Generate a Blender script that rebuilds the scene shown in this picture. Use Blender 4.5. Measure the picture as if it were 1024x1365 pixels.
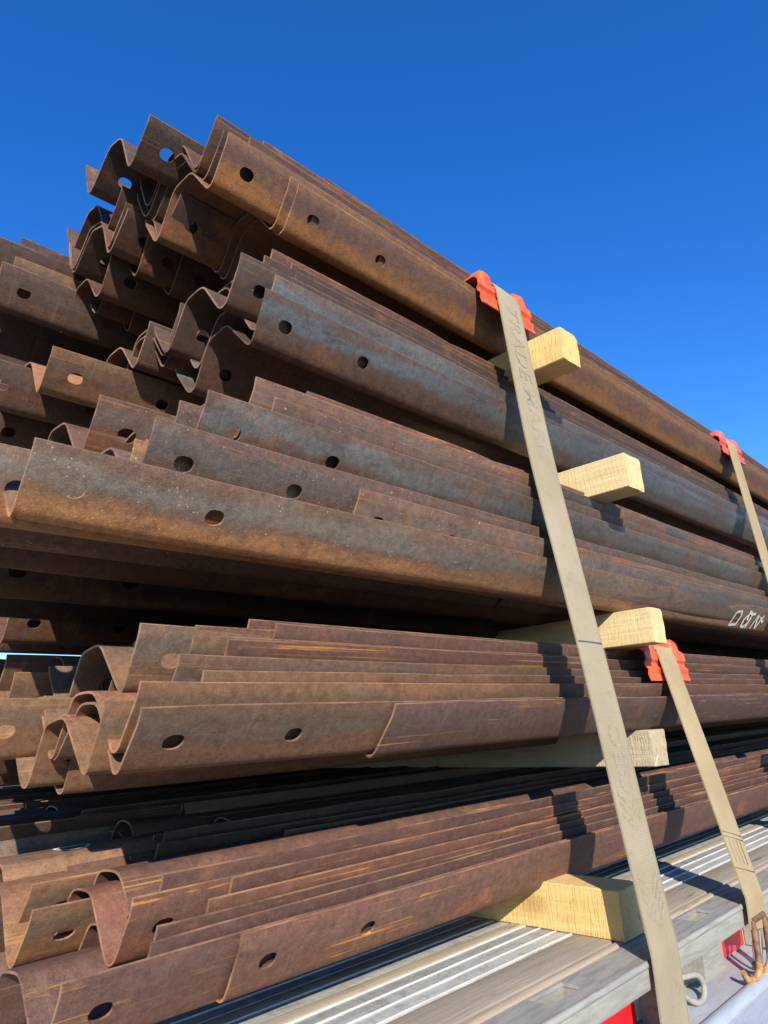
import bpy, bmesh, math, random
from mathutils import Vector, Matrix, noise

# ------------------------------------------------------------------ camera, sky, sun, exposure
scene = bpy.context.scene
col = scene.collection
for o in list(bpy.data.objects):
    bpy.data.objects.remove(o)
R = math.radians
CZ = 1.85                                   # camera height; the ground is z = 0
cd = bpy.data.cameras.new('camera'); cam = bpy.data.objects.new('camera', cd); col.objects.link(cam)
right, up, fwd = Vector((.700885, -.711193, -.054454)), Vector((-.170428, -.241111, .955416)), Vector((.692615, .660356, .290198))
cam.matrix_world = Matrix(((right.x, up.x, -fwd.x, 0), (right.y, up.y, -fwd.y, 0), (right.z, up.z, -fwd.z, CZ), (0, 0, 0, 1)))
cd.sensor_fit = 'HORIZONTAL'; cd.sensor_width = 36; cd.lens = 944.12 / 1024 * 36
cd.clip_start = .02; cd.clip_end = 20000
scene.camera = cam

SUN_AZ, SUN_EL = R(218), R(28)              # azimuth clockwise from +Y
world = bpy.data.worlds.new('World'); scene.world = world; world.use_nodes = True
wn, wl = world.node_tree.nodes, world.node_tree.links
sky = wn.new('ShaderNodeTexSky'); sky.sky_type = 'NISHITA'; sky.sun_disc = False
sky.sun_elevation = SUN_EL; sky.sun_rotation = SUN_AZ
sky.altitude = 1500; sky.air_density = 1.1; sky.dust_density = .05; sky.ozone_density = 4.5
hs = wn.new('ShaderNodeHueSaturation'); hs.inputs['Saturation'].default_value = 1.27
hs.inputs['Hue'].default_value = .512
wl.new(sky.outputs[0], hs.inputs['Color']); wl.new(hs.outputs[0], wn['Background'].inputs[0])
wn['Background'].inputs[1].default_value = .15
sd = bpy.data.lights.new('sun', 'SUN'); sd.energy = 5.0; sd.angle = R(.53); sd.color = (1, .92, .79)
sun = bpy.data.objects.new('sun', sd); col.objects.link(sun)
to_sun = Vector((math.sin(SUN_AZ) * math.cos(SUN_EL), math.cos(SUN_AZ) * math.cos(SUN_EL), math.sin(SUN_EL)))
sun.rotation_euler = to_sun.to_track_quat('Z', 'Y').to_euler(); sun.location = (-3, -4, 6)
vs = scene.view_settings
vs.view_transform = 'Standard'; vs.look = 'None'; vs.exposure = 0.80; vs.gamma = 1; vs.use_curve_mapping = False
scene.cycles.max_bounces = 6

# ------------------------------------------------------------------ helpers
def tag(o, label, cat, group=None):
    o['label'] = label; o['category'] = cat
    if group: o['group'] = group
    return o
def link(name, me, mat=None, parent=None):
    o = bpy.data.objects.new(name, me); col.objects.link(o)
    if mat is not None and me is not None:
        if len(me.materials) == 0: me.materials.append(mat)
        else:
            o.material_slots[0].link = 'OBJECT'; o.material_slots[0].material = mat
    if parent is not None: o.parent = parent
    return o
def empty(name, loc=(0, 0, 0)):
    o = bpy.data.objects.new(name, None); col.objects.link(o); o.location = loc; o.empty_display_size = .1
    return o
def smooth(me, ang=35):
    me.polygons.foreach_set('use_smooth', [True] * len(me.polygons))
    me.set_sharp_from_angle(angle=R(ang))
def from_bm(name, bm, ang=None):
    me = bpy.data.meshes.new(name); bm.normal_update(); bm.to_mesh(me); bm.free()
    if ang: smooth(me, ang)
    return me
def add_box(bm, x0, x1, y0, y1, z0, z1):
    v = [bm.verts.new((x, y, z)) for z in (z0, z1) for y in (y0, y1) for x in (x0, x1)]
    for f in ((0, 2, 3, 1), (4, 5, 7, 6), (0, 1, 5, 4), (2, 6, 7, 3), (0, 4, 6, 2), (1, 3, 7, 5)):
        bm.faces.new([v[i] for i in f])
    return v
def bevel_all(bm, w, seg=2):
    bmesh.ops.bevel(bm, geom=list(bm.edges), offset=w, segments=seg, profile=.5, affect='EDGES', clamp_overlap=True)
def box_mesh(name, x0, x1, y0, y1, z0, z1, bev=0, seg=2):
    bm = bmesh.new(); add_box(bm, x0, x1, y0, y1, z0, z1)
    if bev: bevel_all(bm, bev, seg)
    return from_bm(name, bm, 35 if bev else None)
def solidify(me, th, off=0.0, ang=35):
    o = bpy.data.objects.new('tmp', me); col.objects.link(o)
    m = o.modifiers.new('s', 'SOLIDIFY'); m.thickness = th; m.offset = off; m.use_even_offset = True
    dg = bpy.context.evaluated_depsgraph_get(); dg.update()
    out = bpy.data.meshes.new_from_object(o.evaluated_get(dg))
    bpy.data.objects.remove(o); bpy.data.meshes.remove(me)
    smooth(out, ang)
    return out
def tube_mesh(name, pts, r, n=10, closed=False):
    bm = bmesh.new(); rings = []; P = [Vector(p) for p in pts]; N = len(P); prev = None
    rr = r if isinstance(r, (list, tuple)) else [r] * N
    for i, p in enumerate(P):
        a = P[(i - 1) % N] if (closed or i > 0) else P[i]; b = P[(i + 1) % N] if (closed or i < N - 1) else P[i]
        t = (b - a).normalized()
        if prev is None:
            u = t.orthogonal().normalized()
        else:
            u = (prev - t * prev.dot(t)).normalized()
        prev = u; w = t.cross(u)
        rings.append([bm.verts.new(p + (u * math.cos(k * 2 * math.pi / n) + w * math.sin(k * 2 * math.pi / n)) * rr[i]) for k in range(n)])
    for i in range(N if closed else N - 1):
        A, B = rings[i], rings[(i + 1) % N]
        for k in range(n): bm.faces.new((A[k], A[(k + 1) % n], B[(k + 1) % n], B[k]))
    if not closed: bm.faces.new(rings[0][::-1]); bm.faces.new(rings[-1])
    return from_bm(name, bm, 50)
def spline(pts, k=6):
    P = [Vector(p) for p in pts]; P = [P[0] * 2 - P[1]] + P + [P[-1] * 2 - P[-2]]; out = []
    for i in range(1, len(P) - 2):
        for j in range(k):
            t = j / k; a, b, c, d = P[i - 1:i + 3]
            out.append(.5 * ((2 * b) + (c - a) * t + (2 * a - 5 * b + 4 * c - d) * t * t + (3 * b - a - 3 * c + d) * t ** 3))
    out.append(P[-2]); return out

# ------------------------------------------------------------------ materials
class NT:
    def __init__(s, name):
        s.m = bpy.data.materials.new(name); s.m.use_nodes = True; s.t = s.m.node_tree; s.n = s.t.nodes; s.b = s.n['Principled BSDF']
    def node(s, typ, **kw):
        n = s.n.new(typ)
        for k, v in kw.items(): setattr(n, k, v)
        return n
    def put(s, sock, v):
        if hasattr(v, 'is_linked') or hasattr(v, 'links'): s.t.links.new(v, sock)
        elif isinstance(v, (tuple, list)) and len(v) == 3 and sock.type == 'RGBA': sock.default_value = (*v, 1)
        else: sock.default_value = v
    def coord(s, kind='Object', scale=(1, 1, 1), rnd=True):
        tc = s.node('ShaderNodeTexCoord'); mp = s.node('ShaderNodeMapping'); mp.inputs['Scale'].default_value = scale
        s.t.links.new(tc.outputs[kind], mp.inputs[0])
        if rnd:
            oi = s.node('ShaderNodeObjectInfo'); cm = s.node('ShaderNodeCombineXYZ')
            a = s.math('MULTIPLY', oi.outputs['Random'], 37.0); b = s.math('MULTIPLY', oi.outputs['Random'], 91.0)
            s.put(cm.inputs[0], a); s.put(cm.inputs[1], 0.0); s.put(cm.inputs[2], b)
            s.t.links.new(cm.outputs[0], mp.inputs['Location'])
        return mp.outputs[0]
    def math(s, op, a, b=0.0, c=0.0, clamp=False):
        n = s.node('ShaderNodeMath', operation=op, use_clamp=clamp)
        for i, v in enumerate((a, b, c)): s.put(n.inputs[i], v)
        return n.outputs[0]
    def noise(s, vec, scale, detail=4, rough=.6, dist=0.0):
        n = s.node('ShaderNodeTexNoise'); s.put(n.inputs['Vector'], vec)
        n.inputs['Scale'].default_value = scale; n.inputs['Detail'].default_value = detail; n.inputs['Roughness'].default_value = rough; n.inputs['Distortion'].default_value = dist
        return n.outputs['Fac']
    def vor(s, vec, scale, out='Distance'):
        n = s.node('ShaderNodeTexVoronoi'); s.put(n.inputs['Vector'], vec); n.inputs['Scale'].default_value = scale
        return n.outputs[out]
    def ramp(s, fac, a, b, lo=0.0, hi=1.0):
        n = s.node('ShaderNodeMapRange', interpolation_type='SMOOTHSTEP')
        for i, v in zip(range(5), (fac, a, b, lo, hi)): s.put(n.inputs[i], v)
        return n.outputs[0]
    def mix(s, fac, a, b, mode='MIX'):
        n = s.node('ShaderNodeMix', data_type='RGBA', blend_type=mode)
        s.put(n.inputs[0], fac); s.put(n.inputs[6], a); s.put(n.inputs[7], b)
        return n.outputs[2]
    def bump(s, h, strength=.3, dist=.002, prev=None):
        n = s.node('ShaderNodeBump'); n.inputs['Strength'].default_value = strength; n.inputs['Distance'].default_value = dist
        s.put(n.inputs['Height'], h)
        if prev is not None: s.put(n.inputs['Normal'], prev)
        return n.outputs[0]
    def done(s, color, rough=.7, metal=0.0, normal=None, spec=.5):
        s.put(s.b.inputs['Base Color'], color); s.put(s.b.inputs['Roughness'], rough); s.put(s.b.inputs['Metallic'], metal)
        s.b.inputs['Specular IOR Level'].default_value = spec
        if normal is not None: s.put(s.b.inputs['Normal'], normal)
        return s.m

def rust(name, c1, c2, lip, fold, streak=.3, specks=.3, shine=0.0, sc=(.33, .27, .19), far=(0, 0, 0, 0)):
    """weathered steel: UV u = metres along the rail, v = metres across the profile"""
    t = NT(name)
    uv = t.coord('UV'); long_ = t.coord('UV', (.35, 4, 1)); fine = t.coord('UV', (1, 1, 1)); thin = t.coord('UV', (.7, 64, 1))
    sep = t.node('ShaderNodeSeparateXYZ'); tc = t.node('ShaderNodeTexCoord'); t.t.links.new(tc.outputs['UV'], sep.inputs[0])
    big = t.noise(long_, 2.2, 5, .62)
    col_ = t.mix(t.ramp(big, .36, .66), c1, c2)
    pat = t.noise(uv, 7.0, 6, .7, .4)
    # mill-scale band under the lip, rustier band towards the fold (v = 0 at the lip)
    wob = t.math('MULTIPLY', t.math('SUBTRACT', t.noise(t.coord('UV', (1.6, 6, 1)), 3.0, 5, .65), .5), .09)
    v = t.math('ADD', sep.outputs[1], wob)
    fv = t.math('PINGPONG', v, .215)
    band = t.math('MULTIPLY', t.ramp(fv, .005, .03), t.ramp(fv, .062, .036))
    col_ = t.mix(t.math('MULTIPLY', band, lip[3]), col_, lip[:3])
    low = t.math('MULTIPLY', t.ramp(v, .045, .085), t.ramp(v, .135, .10))
    col_ = t.mix(t.math('MULTIPLY', low, fold[3]), col_, fold[:3])
    # ginger rust at the open end; darkening farther along partly paints view-angle dimming
    fu = t.math('ADD', sep.outputs[0], t.math('MULTIPLY', t.math('SUBTRACT', t.noise(t.coord('UV', (1, 2.5, 1)), 2.2, 5, .65), .5), 1.6))
    col_ = t.mix(t.math('MULTIPLY', t.ramp(fu, .15, 1.25), far[3]), col_, far[:3])
    # blotches and grain
    col_ = t.mix(t.math('MULTIPLY', t.ramp(pat, .55, .68), .55), col_, (.23, .100, .036))
    col_ = t.mix(t.math('MULTIPLY', t.ramp(t.noise(t.coord('UV', (.8, 2.4, 1)), 5.0, 6, .72, .8), .56, .66), .5), col_, (.060, .040, .036))
    col_ = t.mix(t.math('MULTIPLY', t.ramp(t.noise(uv, 16.0, 5, .7), .58, .7), .35), col_, (.085, .055, .048))
    g = t.ramp(t.noise(fine, 330.0, 5, .85), .30, .70); g2 = t.ramp(t.noise(uv, 70.0, 4, .75), .30, .70)
    col_ = t.mix(1.0, col_, t.mix(g, (.76, .74, .72), (1.27, 1.25, 1.23)), 'MULTIPLY')
    col_ = t.mix(1.0, col_, t.mix(g2, (.78, .77, .76), (1.22, 1.22, 1.20)), 'MULTIPLY')
    # dull vertical scuffs and run-down stains across the profile
    sc_ = t.ramp(t.noise(t.coord('UV', (34, 2.2, 1)), 2.0, 5, .7), .55, .75)
    col_ = t.mix(t.math('MULTIPLY', sc_, .22), col_, (.26, .20, .155))
    rn = t.math('MULTIPLY', t.ramp(t.noise(t.coord('UV', (60, 1.6, 1)), 1.6, 4, .6), .60, .70), t.ramp(pat, .42, .56))
    col_ = t.mix(t.math('MULTIPLY', rn, .35), col_, (.10, .046, .022))
    # streaks of fresh rust and paint running along the rail
    st = t.math('MULTIPLY', t.ramp(t.noise(thin, 2.4, 4, .6, .3), .56, .66), t.ramp(t.noise(t.coord('UV', (1.3, 9, 1)), 2.0, 5, .75), .50, .60))
    col_ = t.mix(t.math('MULTIPLY', st, streak), col_, (.46, .22, .045))
    # light dust specks
    vd = t.vor(fine, 120.0); sp = t.math('MULTIPLY', t.ramp(vd, .17, .10), t.ramp(t.noise(uv, 22.0, 3), .47, .6))
    vd2 = t.vor(t.coord('UV', (.8, 1, 1)), 48.0); sp2 = t.math('MULTIPLY', t.ramp(vd2, .10, .06), t.ramp(t.noise(uv, 9.0, 3), .5, .62))
    col_ = t.mix(t.math('MULTIPLY', t.math('MAXIMUM', sp, sp2), specks), col_, sc)
    # metal worn bare-brown along lips and cut end, also painting their edge highlights
    ew0 = t.math('MAXIMUM', t.ramp(t.math('PINGPONG', sep.outputs[1], .215), .0016, .0006), t.ramp(sep.outputs[0], .0014, .0005))
    col_ = t.mix(t.math('MULTIPLY', ew0, t.ramp(t.noise(uv, 12.0, 4, .7), .35, .65, .05, .55)), col_, (.42, .24, .13))
    oi = t.node('ShaderNodeObjectInfo'); r1 = oi.outputs['Random']; r2 = t.math('FRACT', t.math('MULTIPLY', r1, 7.31))
    tone = t.mix(r2, (1.10, .94, .80), (.96, 1.0, 1.06)); val = t.math('MULTIPLY_ADD', r1, .42, .80)
    vc = t.node('ShaderNodeCombineXYZ')
    for q in range(3): t.put(vc.inputs[q], val)
    col_ = t.mix(1.0, t.mix(1.0, col_, tone, 'MULTIPLY'), vc.outputs[0], 'MULTIPLY')
    nb = t.bump(t.noise(fine, 420.0, 4, .7), .55, .0012)
    nb = t.bump(t.noise(uv, 30.0, 4, .6), .25, .002, nb)
    rough = t.ramp(pat, .35, .65, .56 - shine * .7, .76 - shine * .6)
    return t.done(col_, rough, shine * .9, nb, .45)
M = {
 'brown':  rust('rust_brown', (.078, .041, .028), (.056, .033, .025), (.085, .056, .043, .35), (.100, .045, .020, .55), .15, .2, far=(.052, .033, .028, .4)),  # brown rust darkened further, painting deeper shade into the load's interior
 'orange': rust('rust_orange', (.160, .082, .034), (.125, .064, .031), (.105, .058, .042, .85), (.275, .122, .034, .9), .12, .2, far=(.150, .070, .028, .3)),
 'ginger': rust('rust_ginger', (.190, .105, .055), (.125, .074, .048), (.118, .094, .068, .65), (.205, .104, .048, .6), .35, .3, 0, (.40, .20, .07), far=(.078, .047, .038, .8)),
 'blue':   rust('mill_scale_blue', (.130, .100, .086), (.150, .084, .062), (.150, .172, .190, .9), (.130, .074, .044, .6), .15, .3, .42, far=(.070, .074, .080, .55)),  # blue-grey mill scale; lip band lightened to paint in its sky sheen
 'speck':  rust('rust_speckled', (.225, .132, .078), (.150, .098, .068), (.215, .195, .160, .8), (.430, .210, .080, .95), .35, .8, .03, (.66, .50, .32), far=(.105, .080, .064, .5)),
 'speck2': rust('rust_speckled_dark', (.150, .090, .066), (.120, .084, .070), (.150, .138, .128, .55), (.190, .096, .048, .6), .35, .75, .06, (.55, .42, .28), far=(.088, .066, .056, .5)),
 'purple': rust('rust_purple', (.132, .068, .048), (.100, .054, .040), (.122, .078, .058, .45), (.140, .062, .032, .5), .85, .2, far=(.078, .044, .036, .6)),
}
def wood(name, a, b, knots=.5, saw=.5, grey=0.0, axis='Y', gscale=1.0):
    t = NT(name)
    s = {'Y': (14, .9, 14), 'X': (.9, 14, 14)}[axis]
    v = t.coord('Object', tuple(q * gscale for q in s)); o = t.coord('Object')
    g = t.noise(v, 3.2, 6, .65, .6)
    c = t.mix(t.ramp(g, .32, .68), a, b)
    ring = t.node('ShaderNodeTexWave', wave_type='RINGS', rings_direction='Y' if axis == 'Y' else 'X'); t.put(ring.inputs['Vector'], o)
    ring.inputs['Scale'].default_value = 26; ring.inputs['Distortion'].default_value = 3.5; ring.inputs['Detail'].default_value = 3
    c = t.mix(t.math('MULTIPLY', ring.outputs[0], .12), c, tuple(q * .62 for q in a))
    c = t.mix(t.math('MULTIPLY', t.ramp(t.noise(o, 9, 3), .62, .74), .45), c, tuple(q * .55 for q in b))
    if knots:
        kv = t.coord('Object', (5, 2.6, 5) if axis == 'Y' else (2.6, 5, 5)); k = t.vor(kv, 1.0)
        c = t.mix(t.math('MULTIPLY', t.ramp(k, .16, .06), knots), c, (.20, .095, .03))
    c = t.mix(t.math('MULTIPLY', t.ramp(t.noise(o, 14, 6, .75, .6), .52, .72), .4), c, tuple(q * .5 for q in b))
    if grey: c = t.mix(grey, c, (.34, .31, .27))
    crack = t.math('MULTIPLY', t.ramp(t.noise(t.coord('Object', tuple(q * 2.2 for q in s)), 2.0, 4, .6, .5), .66, .71), .7)
    c = t.mix(crack, c, tuple(q * .3 for q in b))
    n = t.bump(t.noise(v, 9, 4, .7), .5, .003)
    n = t.bump(t.noise(t.coord('Object', (20, 150, 20) if axis == 'Y' else (150, 20, 20)), 1.2, 4, .7, .4), saw, .004, n)
    return t.done(c, .8, 0, n, .25)
M['pine'] = wood('fresh_pine', (.60, .47, .25), (.53, .39, .19), .35, .5)
M['pine_yellow'] = wood('yellow_pine', (.66, .45, .18), (.58, .38, .14), .5, .8)
M['pine_grey'] = wood('weathered_pine', (.47, .39, .26), (.35, .28, .18), .2, .9, .15)
M['deck_wood'] = wood('deck_hardwood', (0.252, 0.203, 0.140), (0.168, 0.133, 0.095), .6, .15, .35, 'X', 1.6)
M['nailer'] = wood('pale_nailer_wood', (0.374, 0.302, 0.209), (0.288, 0.230, 0.158), .3, .15, .2, 'X', 1.4)
def alu(name, base, rough, metal, dirt=.5, scratch=.3, tread=False):
    t = NT(name); o = t.coord('Object', (2.2, 5, 5), False); s = t.coord('Object', (3, 14, 14), False)
    d = t.noise(t.coord('Object', (3, 22, 22), False), 3.0, 8, .72, .5); g = t.noise(s, 9.0, 5, .7)
    c = t.mix(t.math('MULTIPLY', t.ramp(d, .42, .62), dirt), base, tuple(q * .34 for q in base))
    c = t.mix(t.math('MULTIPLY', t.ramp(g, .54, .66), dirt * .7), c, (base[0] * .8, base[1] * .72, base[2] * .58))
    if tread:
        tc = t.node('ShaderNodeTexCoord'); sp_ = t.node('ShaderNodeSeparateXYZ'); t.t.links.new(tc.outputs['Object'], sp_.inputs[0])
        ln_ = t.math('MAXIMUM', t.ramp(t.math('SINE', t.math('MULTIPLY', sp_.outputs[0], 330.0)), .80, .97), t.ramp(t.math('SINE', t.math('MULTIPLY', sp_.outputs[1], 620.0)), .82, .97))
        c = t.mix(t.math('MULTIPLY', ln_, t.ramp(t.noise(o, 7.0, 4, .7), .4, .6, .1, .45)), c, tuple(q * .45 for q in base))
        sm = t.ramp(t.noise(t.coord('Object', (9, 12, 12), False), 2.2, 7, .78, .7), .52, .62)
        c = t.mix(t.math('MULTIPLY', sm, .55), c, tuple(q * .38 for q in base))
    n = t.bump(t.noise(t.coord('Object', (2, 60, 60), False), 4.0, 4, .7), scratch, .001)
    n = t.bump(t.noise(o, 40, 3), .15, .002, n)
    return t.done(c, t.ramp(d, .3, .7, rough, min(1, rough + .25)), metal, n)
M['alu'] = alu('worn_aluminium', (.33, .32, .29), .55, .2, .5)
M['alu_deck'] = alu('aluminium_deck_plank', (.42, .42, .40), .5, .25, .45, .4, True)
M['alu_rib'] = alu('bright_aluminium_rib', (.50, .49, .44), .5, .1, .25)
M['alu_sky_tint'] = alu('sky_tinted_aluminium_sheet', (.50, .53, .57), .38, .5, .3, .06)  # blue in the base colour paints in the sky's reflection
M['alu_dull'] = alu('dull_aluminium', (.29, .28, .245), .6, .15, .4)
M['steel_zinc'] = alu('galvanised_steel', (.50, .50, .46), .4, .7, .3)
def flat(name, c, rough=.5, metal=0.0, var=.25, sc=40, bump=.15):
    t = NT(name); o = t.coord('Object'); n = t.noise(o, sc, 4, .65)
    k = t.mix(t.ramp(n, .3, .7), tuple(q * (1 - var) for q in c), tuple(min(1, q * (1 + var * .5)) for q in c))
    return t.done(k, rough, metal, t.bump(t.noise(o, sc * 6, 3), bump, .001))
M['orange_plastic'] = flat('orange_plastic', (.72, .10, .028), .5, 0, .35, 26, .2)
M['red_plastic'] = flat('red_plastic', (.72, .10, .07), .45, 0, .3, 18, .1)
M['red_tape'] = flat('red_reflective_tape', (.78, .012, .02), .25, 0, .12, 30, .05)
M['white_tape'] = flat('white_reflective_tape', (.62, .56, .54), .3, 0, .3, 20, .05)
M['chalk'] = flat('paint_marker_white', (.72, .68, .60), .9, 0, .4, 150, .3)
M['hook_rust'] = flat('rusty_hook_steel', (.17, .085, .042), .7, .2, .6, 60, .5)
M['hook_orange'] = flat('orange_rusted_tip', (.36, .19, .07), .8, 0, .5, 80, .5)
M['dark_steel'] = flat('dark_frame_steel', (.03, .03, .032), .6, .3, .3, 10)
def webbing(name, c):
    t = NT(name); tc = t.node('ShaderNodeTexCoord'); sep = t.node('ShaderNodeSeparateXYZ'); t.t.links.new(tc.outputs['UV'], sep.inputs[0])
    rib = t.math('SINE', t.math('MULTIPLY', sep.outputs[1], 1700.0))
    rib2 = t.math('SINE', t.math('MULTIPLY', sep.outputs[0], 2600.0))
    o = t.coord('UV'); d = t.noise(o, 5.0, 6, .65, .3)
    k = t.mix(t.ramp(d, .35, .68), c, (c[0] * .84, c[1] * .83, c[2] * .78))
    k = t.mix(t.math('MULTIPLY', t.ramp(t.noise(t.coord('UV'), 30, 4, .7), .56, .72), .35), k, (c[0] * .55, c[1] * .52, c[2] * .46))
    k = t.mix(t.math('MULTIPLY', t.ramp(rib, -.2, .9), .12), k, (c[0] * .6, c[1] * .58, c[2] * .52))
    edge = t.math('ABSOLUTE', t.math('SUBTRACT', sep.outputs[0], .0508))
    k = t.mix(t.math('MULTIPLY', t.ramp(edge, .0465, .0495), .35), k, (c[0] * .55, c[1] * .55, c[2] * .5))
    n = t.bump(t.math('ADD', rib, t.math('MULTIPLY', rib2, .4)), .28, .0005)
    n = t.bump(d, .25, .002, n)
    return t.done(k, .85, 0, n, .3)
M['web'] = webbing('tan_webbing', (.310, .258, .176))
M['web_yellow'] = webbing('yellowed_webbing', (.335, .26, .145))
M['web_ink'] = flat('woven_grey_lettering', (.262, .222, .150), .95, 0, .25, 120, .0)
M['thread'] = flat('dark_stitching', (.08, .08, .07), .9, 0, .3, 100)

# ------------------------------------------------------------------ setting: ground
bm = bmesh.new(); S = 6000
vv = [bm.verts.new(p) for p in ((-S, -S, 0), (S, -S, 0), (S, S, 0), (-S, S, 0))]; bm.faces.new(vv)
t = NT('gravel_yard'); o = t.coord('Object', (1, 1, 1), False)
c = t.mix(t.noise(o, .6, 6, .7), (.11, .10, .085), (.16, .145, .12)); c = t.mix(t.ramp(t.vor(o, 38), .1, .5), c, (.08, .072, .064))
M['gravel'] = t.done(c, .95, 0, t.bump(t.vor(o, 38), .6, .01))
g = link('ground', from_bm('ground', bm), M['gravel']); g['kind'] = 'structure'

# ------------------------------------------------------------------ flatbed trailer
DZ = CZ - .413                               # top of the deck
X0, X1 = -1.6, 11.0
trailer = empty('flatbed_trailer', (4.7, 1.98, 0)); OFF = Vector((4.7, 1.98, 0))
tag(trailer, 'aluminium and wood flatbed trailer carrying the strapped guardrails', 'trailer')
def part(name, me, mat, parent=None):
    o = link(name, me, mat, parent or trailer)
    if parent is None or parent is trailer: o.location = -OFF
    return o
def plank(name, y0, y1, mat, ztop, rnd=0.0, bev=.003):
    me = box_mesh(name, X0, X1, y0, y1, DZ - .03, ztop, bev); return part(name, me, mat)
# across the deck, from the near edge inwards: pale nosing, grey plank, ribbed aluminium, nailers ...
part('wood_nosing', box_mesh('wood_nosing', X0, X1, .752, .776, DZ - .028, DZ + .001, .009, 4), M['nailer'])
rows = [('wood_plank', .779, .862), ('aluminium_plank', .865, .978), ('nailer_strip', .981, 1.012), ('aluminium_plank', 1.015, 1.057), ('nailer_strip', 1.060, 1.085)]
y = 1.088; random.seed(4)
while y < 3.10:
    rows.append(('aluminium_plank', y, y + .112)); y += .115
    rows.append(('nailer_strip', y, y + .03)); y += .033
rows.append(('wood_plank', y, 3.185))
for n_, a, b in rows:
    if n_ == 'wood_plank': plank(n_, a, b, M['deck_wood'], DZ)
    elif n_ == 'nailer_strip': plank(n_, a, b, M['nailer'], DZ + .002, 0, .002)
    else:
        p = plank(n_, a, b, M['alu_deck'], DZ - .001, 0, .0015)
        k = max(1, round((b - a) / .036)); ys = [a + .002] + [a + (b - a) * i / k for i in range(1, k)] + [b - .002]
        for yy in ys[1:] if (b - a) < .06 else ys:
            r_ = link('rib', box_mesh('rib', X0, X1, yy - .0007, yy + .0007, DZ - .004, DZ + .002, .0006, 1), M['alu_rib'], p)
# near rub rail: top plate with stake-pocket openings, bead and fascia
pockets = [1.085 + .55 * i for i in range(-4, 18)]
def plate(y0, y1, hy0, hy1):
    bm = bmesh.new(); xs = [X0]
    for px in pockets: xs += [px - .048, px + .048]
    xs.append(X1); ys = [y0, hy0, hy1, y1]
    V = {(i, j): bm.verts.new((x, yv, DZ)) for i, x in enumerate(xs) for j, yv in enumerate(ys)}
    for i in range(len(xs) - 1):
        for j in range(3):
            if j == 1 and i % 2 == 1: continue
            bm.faces.new((V[i, j], V[i + 1, j], V[i + 1, j + 1], V[i, j + 1]))
    me = bpy.data.meshes.new('rail_top'); bm.to_mesh(me); bm.free()
    return solidify(me, .006, -1.0)
for near in (True, False):
    if near: ya, yb, h0, h1 = .676, .748, .703, .741
    else: ya, yb, h0, h1 = 3.190, 3.262, 3.199, 3.237
    rail = part('rub_rail', plate(ya, yb, h0, h1), M['alu'])
    yo = .670 if near else 3.268; sgn = 1 if near else -1
    fas = bmesh.new(); add_box(fas, X0, X1, min(yo, yo + sgn * .0055), max(yo, yo + sgn * .0055), DZ - .040, DZ - .007); bevel_all(fas, .0012, 2)
    part('fascia', from_bm('fascia', fas, 35), M['alu_dull'])
    part('edge_bead', tube_mesh('edge_bead', [(X0, yo + sgn * .003, DZ - .0035), (X1, yo + sgn * .003, DZ - .0035)], .006, 12), M['alu'])
    part('side_plate', box_mesh('side_plate', X0, X1, (yb - .002 if near else ya - .004), (yb + .004 if near else ya + .002), DZ - .126, DZ - .032, .001, 1), M['alu_dull'])
    for px in pockets:
        bm = bmesh.new(); w = .004; a0, a1, b0, b1 = px - .052, px + .052, h0 - .004, h1 + .004
        z0, z1 = DZ - .108, DZ - .0065
        add_box(bm, a0, a1, b0, b0 + w, z0, z1); add_box(bm, a0, a1, b1 - w, b1, z0, z1)
        add_box(bm, a0, a0 + w, b0 + w + .0002, b1 - w - .0002, z0 + .0005, z1 - .0005); add_box(bm, a1 - w, a1, b0 + w + .0002, b1 - w - .0002, z0 + .0005, z1 - .0005)
        part('stake_pocket', from_bm('stake_pocket', bm), M['alu_dull'])
# reflective tape on the near side plate
for i, (a, b, mt) in enumerate(((-.80, -.62, 'white_tape'), (-.20, .08, 'red_tape'), (.12, .50, 'white_tape'), (.62, .96, 'white_tape'), (1.19, 1.365, 'red_tape'), (1.37, 1.44, 'white_tape'), (1.745, 1.925, 'red_tape'), (2.27, 2.62, 'red_tape'), (2.83, 3.17, 'white_tape'))):
    part('reflector_tape', box_mesh('reflector_tape', a, b, .7438, .7452, DZ - .122, DZ - .070), M[mt])
# sloping bright skirt below, with a rolled ridge
def skirt(pts, name, mat):
    bm = bmesh.new(); a = [bm.verts.new((X0, p[0], CZ + p[1])) for p in pts]; b = [bm.verts.new((X1, p[0], CZ + p[1])) for p in pts]
    for i in range(len(pts) - 1): bm.faces.new((a[i], a[i + 1], b[i + 1], b[i]))
    me = bpy.data.meshes.new(name); bm.to_mesh(me); bm.free(); return solidify(me, .004, 0)
part('skirt_panel', skirt([(.752, -.541), (.705, -.547), (.668, -.556)], 'skirt_panel', M['alu_sky_tint']), M['alu_sky_tint'])
ridge = [(.668, -.554)] + [(.657 + .011 * math.cos(a), -.556 + .011 * math.sin(a)) for a in [R(10 + 17 * q) for q in range(10)]] + [(.645, -.560)]
part('skirt_ridge', skirt(ridge, 'skirt_ridge', M['alu_sky_tint']), M['alu_sky_tint'])
part('skirt_panel', skirt([(.645, -.561), (.612, -.572), (.585, -.584)], 'skirt_panel', M['alu_sky_tint']), M['alu_sky_tint'])
part('skirt_lip', skirt([(.586, -.583), (.578, -.588), (.575, -.60), (.575, -.70)], 'skirt_lip', M['alu_dull']), M['alu_dull'])
for px in pockets:
    bm = bmesh.new(); add_box(bm, px + .30, px + .308, .690, .744, CZ - .538, CZ - .455); part('bracket', from_bm('bracket', bm), M['alu_dull'])
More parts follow.
